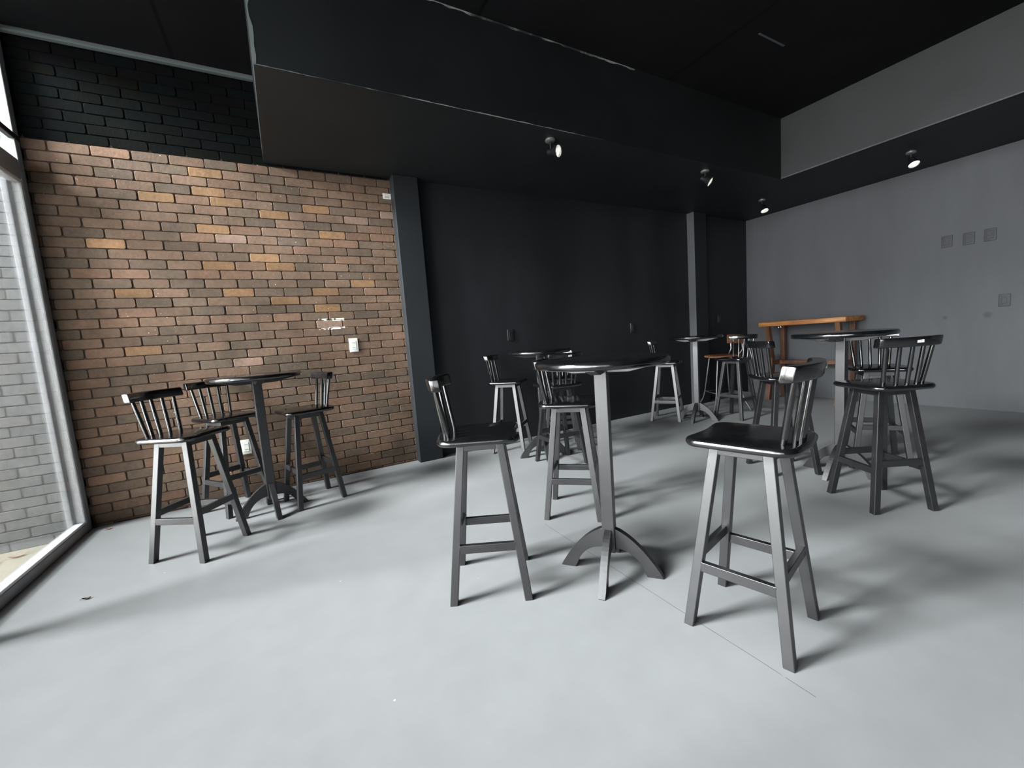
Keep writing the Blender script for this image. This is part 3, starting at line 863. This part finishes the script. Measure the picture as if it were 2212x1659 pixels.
for (px, py, rz, ln, wd, mt, lab) in [(-1.72, 3.99, 20, .09, .03, 'leaf2', 'tan dry leaf outside against the grey brick, nearest the sill'), (-1.80, 3.92, 60, .07, .03, 'leaf2', 'brown dry leaf outside in the middle of the fallen leaves'),
                                  (-1.90, 3.80, 5, .12, .022, 'leaf3', 'long yellow dry leaf outside the glass')]:
    leaf((px, py, -0.05), R(rz), ln, wd, M[mt], lab, 'dry leaves outside the glass')

# ------------------------------------------------------------------ light: overcast sky through the glass wall
wd = bpy.data.worlds.new('overcast'); scene.world = wd; wd.use_nodes = True
nt = wd.node_tree; bg = nt.nodes['Background']
tc = N(nt, 'ShaderNodeTexCoord'); sp = N(nt, 'ShaderNodeSeparateXYZ'); L(nt, tc.outputs['Generated'], sp.inputs[0])
# a bright band of open street at eye level under a softer sky
elev = math_n(nt, 'MULTIPLY_ADD', sp.outputs[2], 0.5, 0.5)
L(nt, ramp(nt, elev, [(0.28, (0.15, 0.15, 0.145)), (0.41, (0.95, 0.96, 0.97)), (0.58, (0.97, 0.985, 1.0)), (0.72, (0.25, 0.262, 0.275))]).outputs[0], bg.inputs['Color'])
bg.inputs['Strength'].default_value = 19.0

def area(name, loc, target, sx, sy, power, col=(1, 1, 1)):
    l = bpy.data.lights.new(name, 'AREA'); l.shape = 'RECTANGLE'; l.size = sx; l.size_y = sy; l.energy = power; l.color = col
    o = bpy.data.objects.new(name, l); COL.objects.link(o)
    o.location = loc
    d = Vector(target) - Vector(loc)
    o.rotation_euler = d.to_track_quat('-Z', 'Y').to_euler()
    return o
area('sky_opening', (-6.0, 2.95, 5.5), (1.5, 1.6, 0.3), 2.0, 2.4, 5900, (0.95, 0.98, 1.0))
area('floor_fill', (-3.2, 0.6, 2.6), (-0.6, 1.2, 0.0), 1.6, 1.2, 140, (0.97, 0.99, 1.0))  # unseen fill lamp, added to brighten the floor by the glass
# portals help the sky find the panes
for i in range(5):
    p = area('sky_portal', (XW - 0.12, (ys[i] + ys[i + 1]) / 2, ZC / 2), (5, (ys[i] + ys[i + 1]) / 2, ZC / 2), ys[i] - ys[i + 1], ZC, 1)
    p.data.cycles.is_portal = True

# ------------------------------------------------------------------ camera
yaw, pit, rol, f_px, cam_h = 0.4996, 0.1054, -0.0741, 889.62, 1.1609
fw = Vector((math.sin(yaw) * math.cos(pit), math.cos(yaw) * math.cos(pit), -math.sin(pit)))
rt = Vector((math.cos(yaw), -math.sin(yaw), 0)); up = rt.cross(fw)
r2 = rt * math.cos(rol) + up * math.sin(rol); u2 = -rt * math.sin(rol) + up * math.cos(rol)
cd = bpy.data.cameras.new('camera'); cam = bpy.data.objects.new('camera', cd); COL.objects.link(cam)
cam.matrix_world = Matrix(((r2.x, u2.x, -fw.x, 0), (r2.y, u2.y, -fw.y, 0), (r2.z, u2.z, -fw.z, cam_h), (0, 0, 0, 1)))
cd.sensor_fit = 'HORIZONTAL'; cd.sensor_width = 36.0; cd.lens = f_px / 2212 * 36.0
cd.clip_start = 0.02; cd.clip_end = 100
scene.camera = cam

scene.view_settings.view_transform = 'Standard'
scene.view_settings.look = 'None'
scene.view_settings.exposure = 0.0
scene.cycles.use_denoising = True
scene.cycles.max_bounces = 7
scene.cycles.transparent_max_bounces = 12
scene.cycles.sample_clamp_indirect = 6.0
scene.cycles.caustics_reflective = False
scene.cycles.caustics_refractive = False
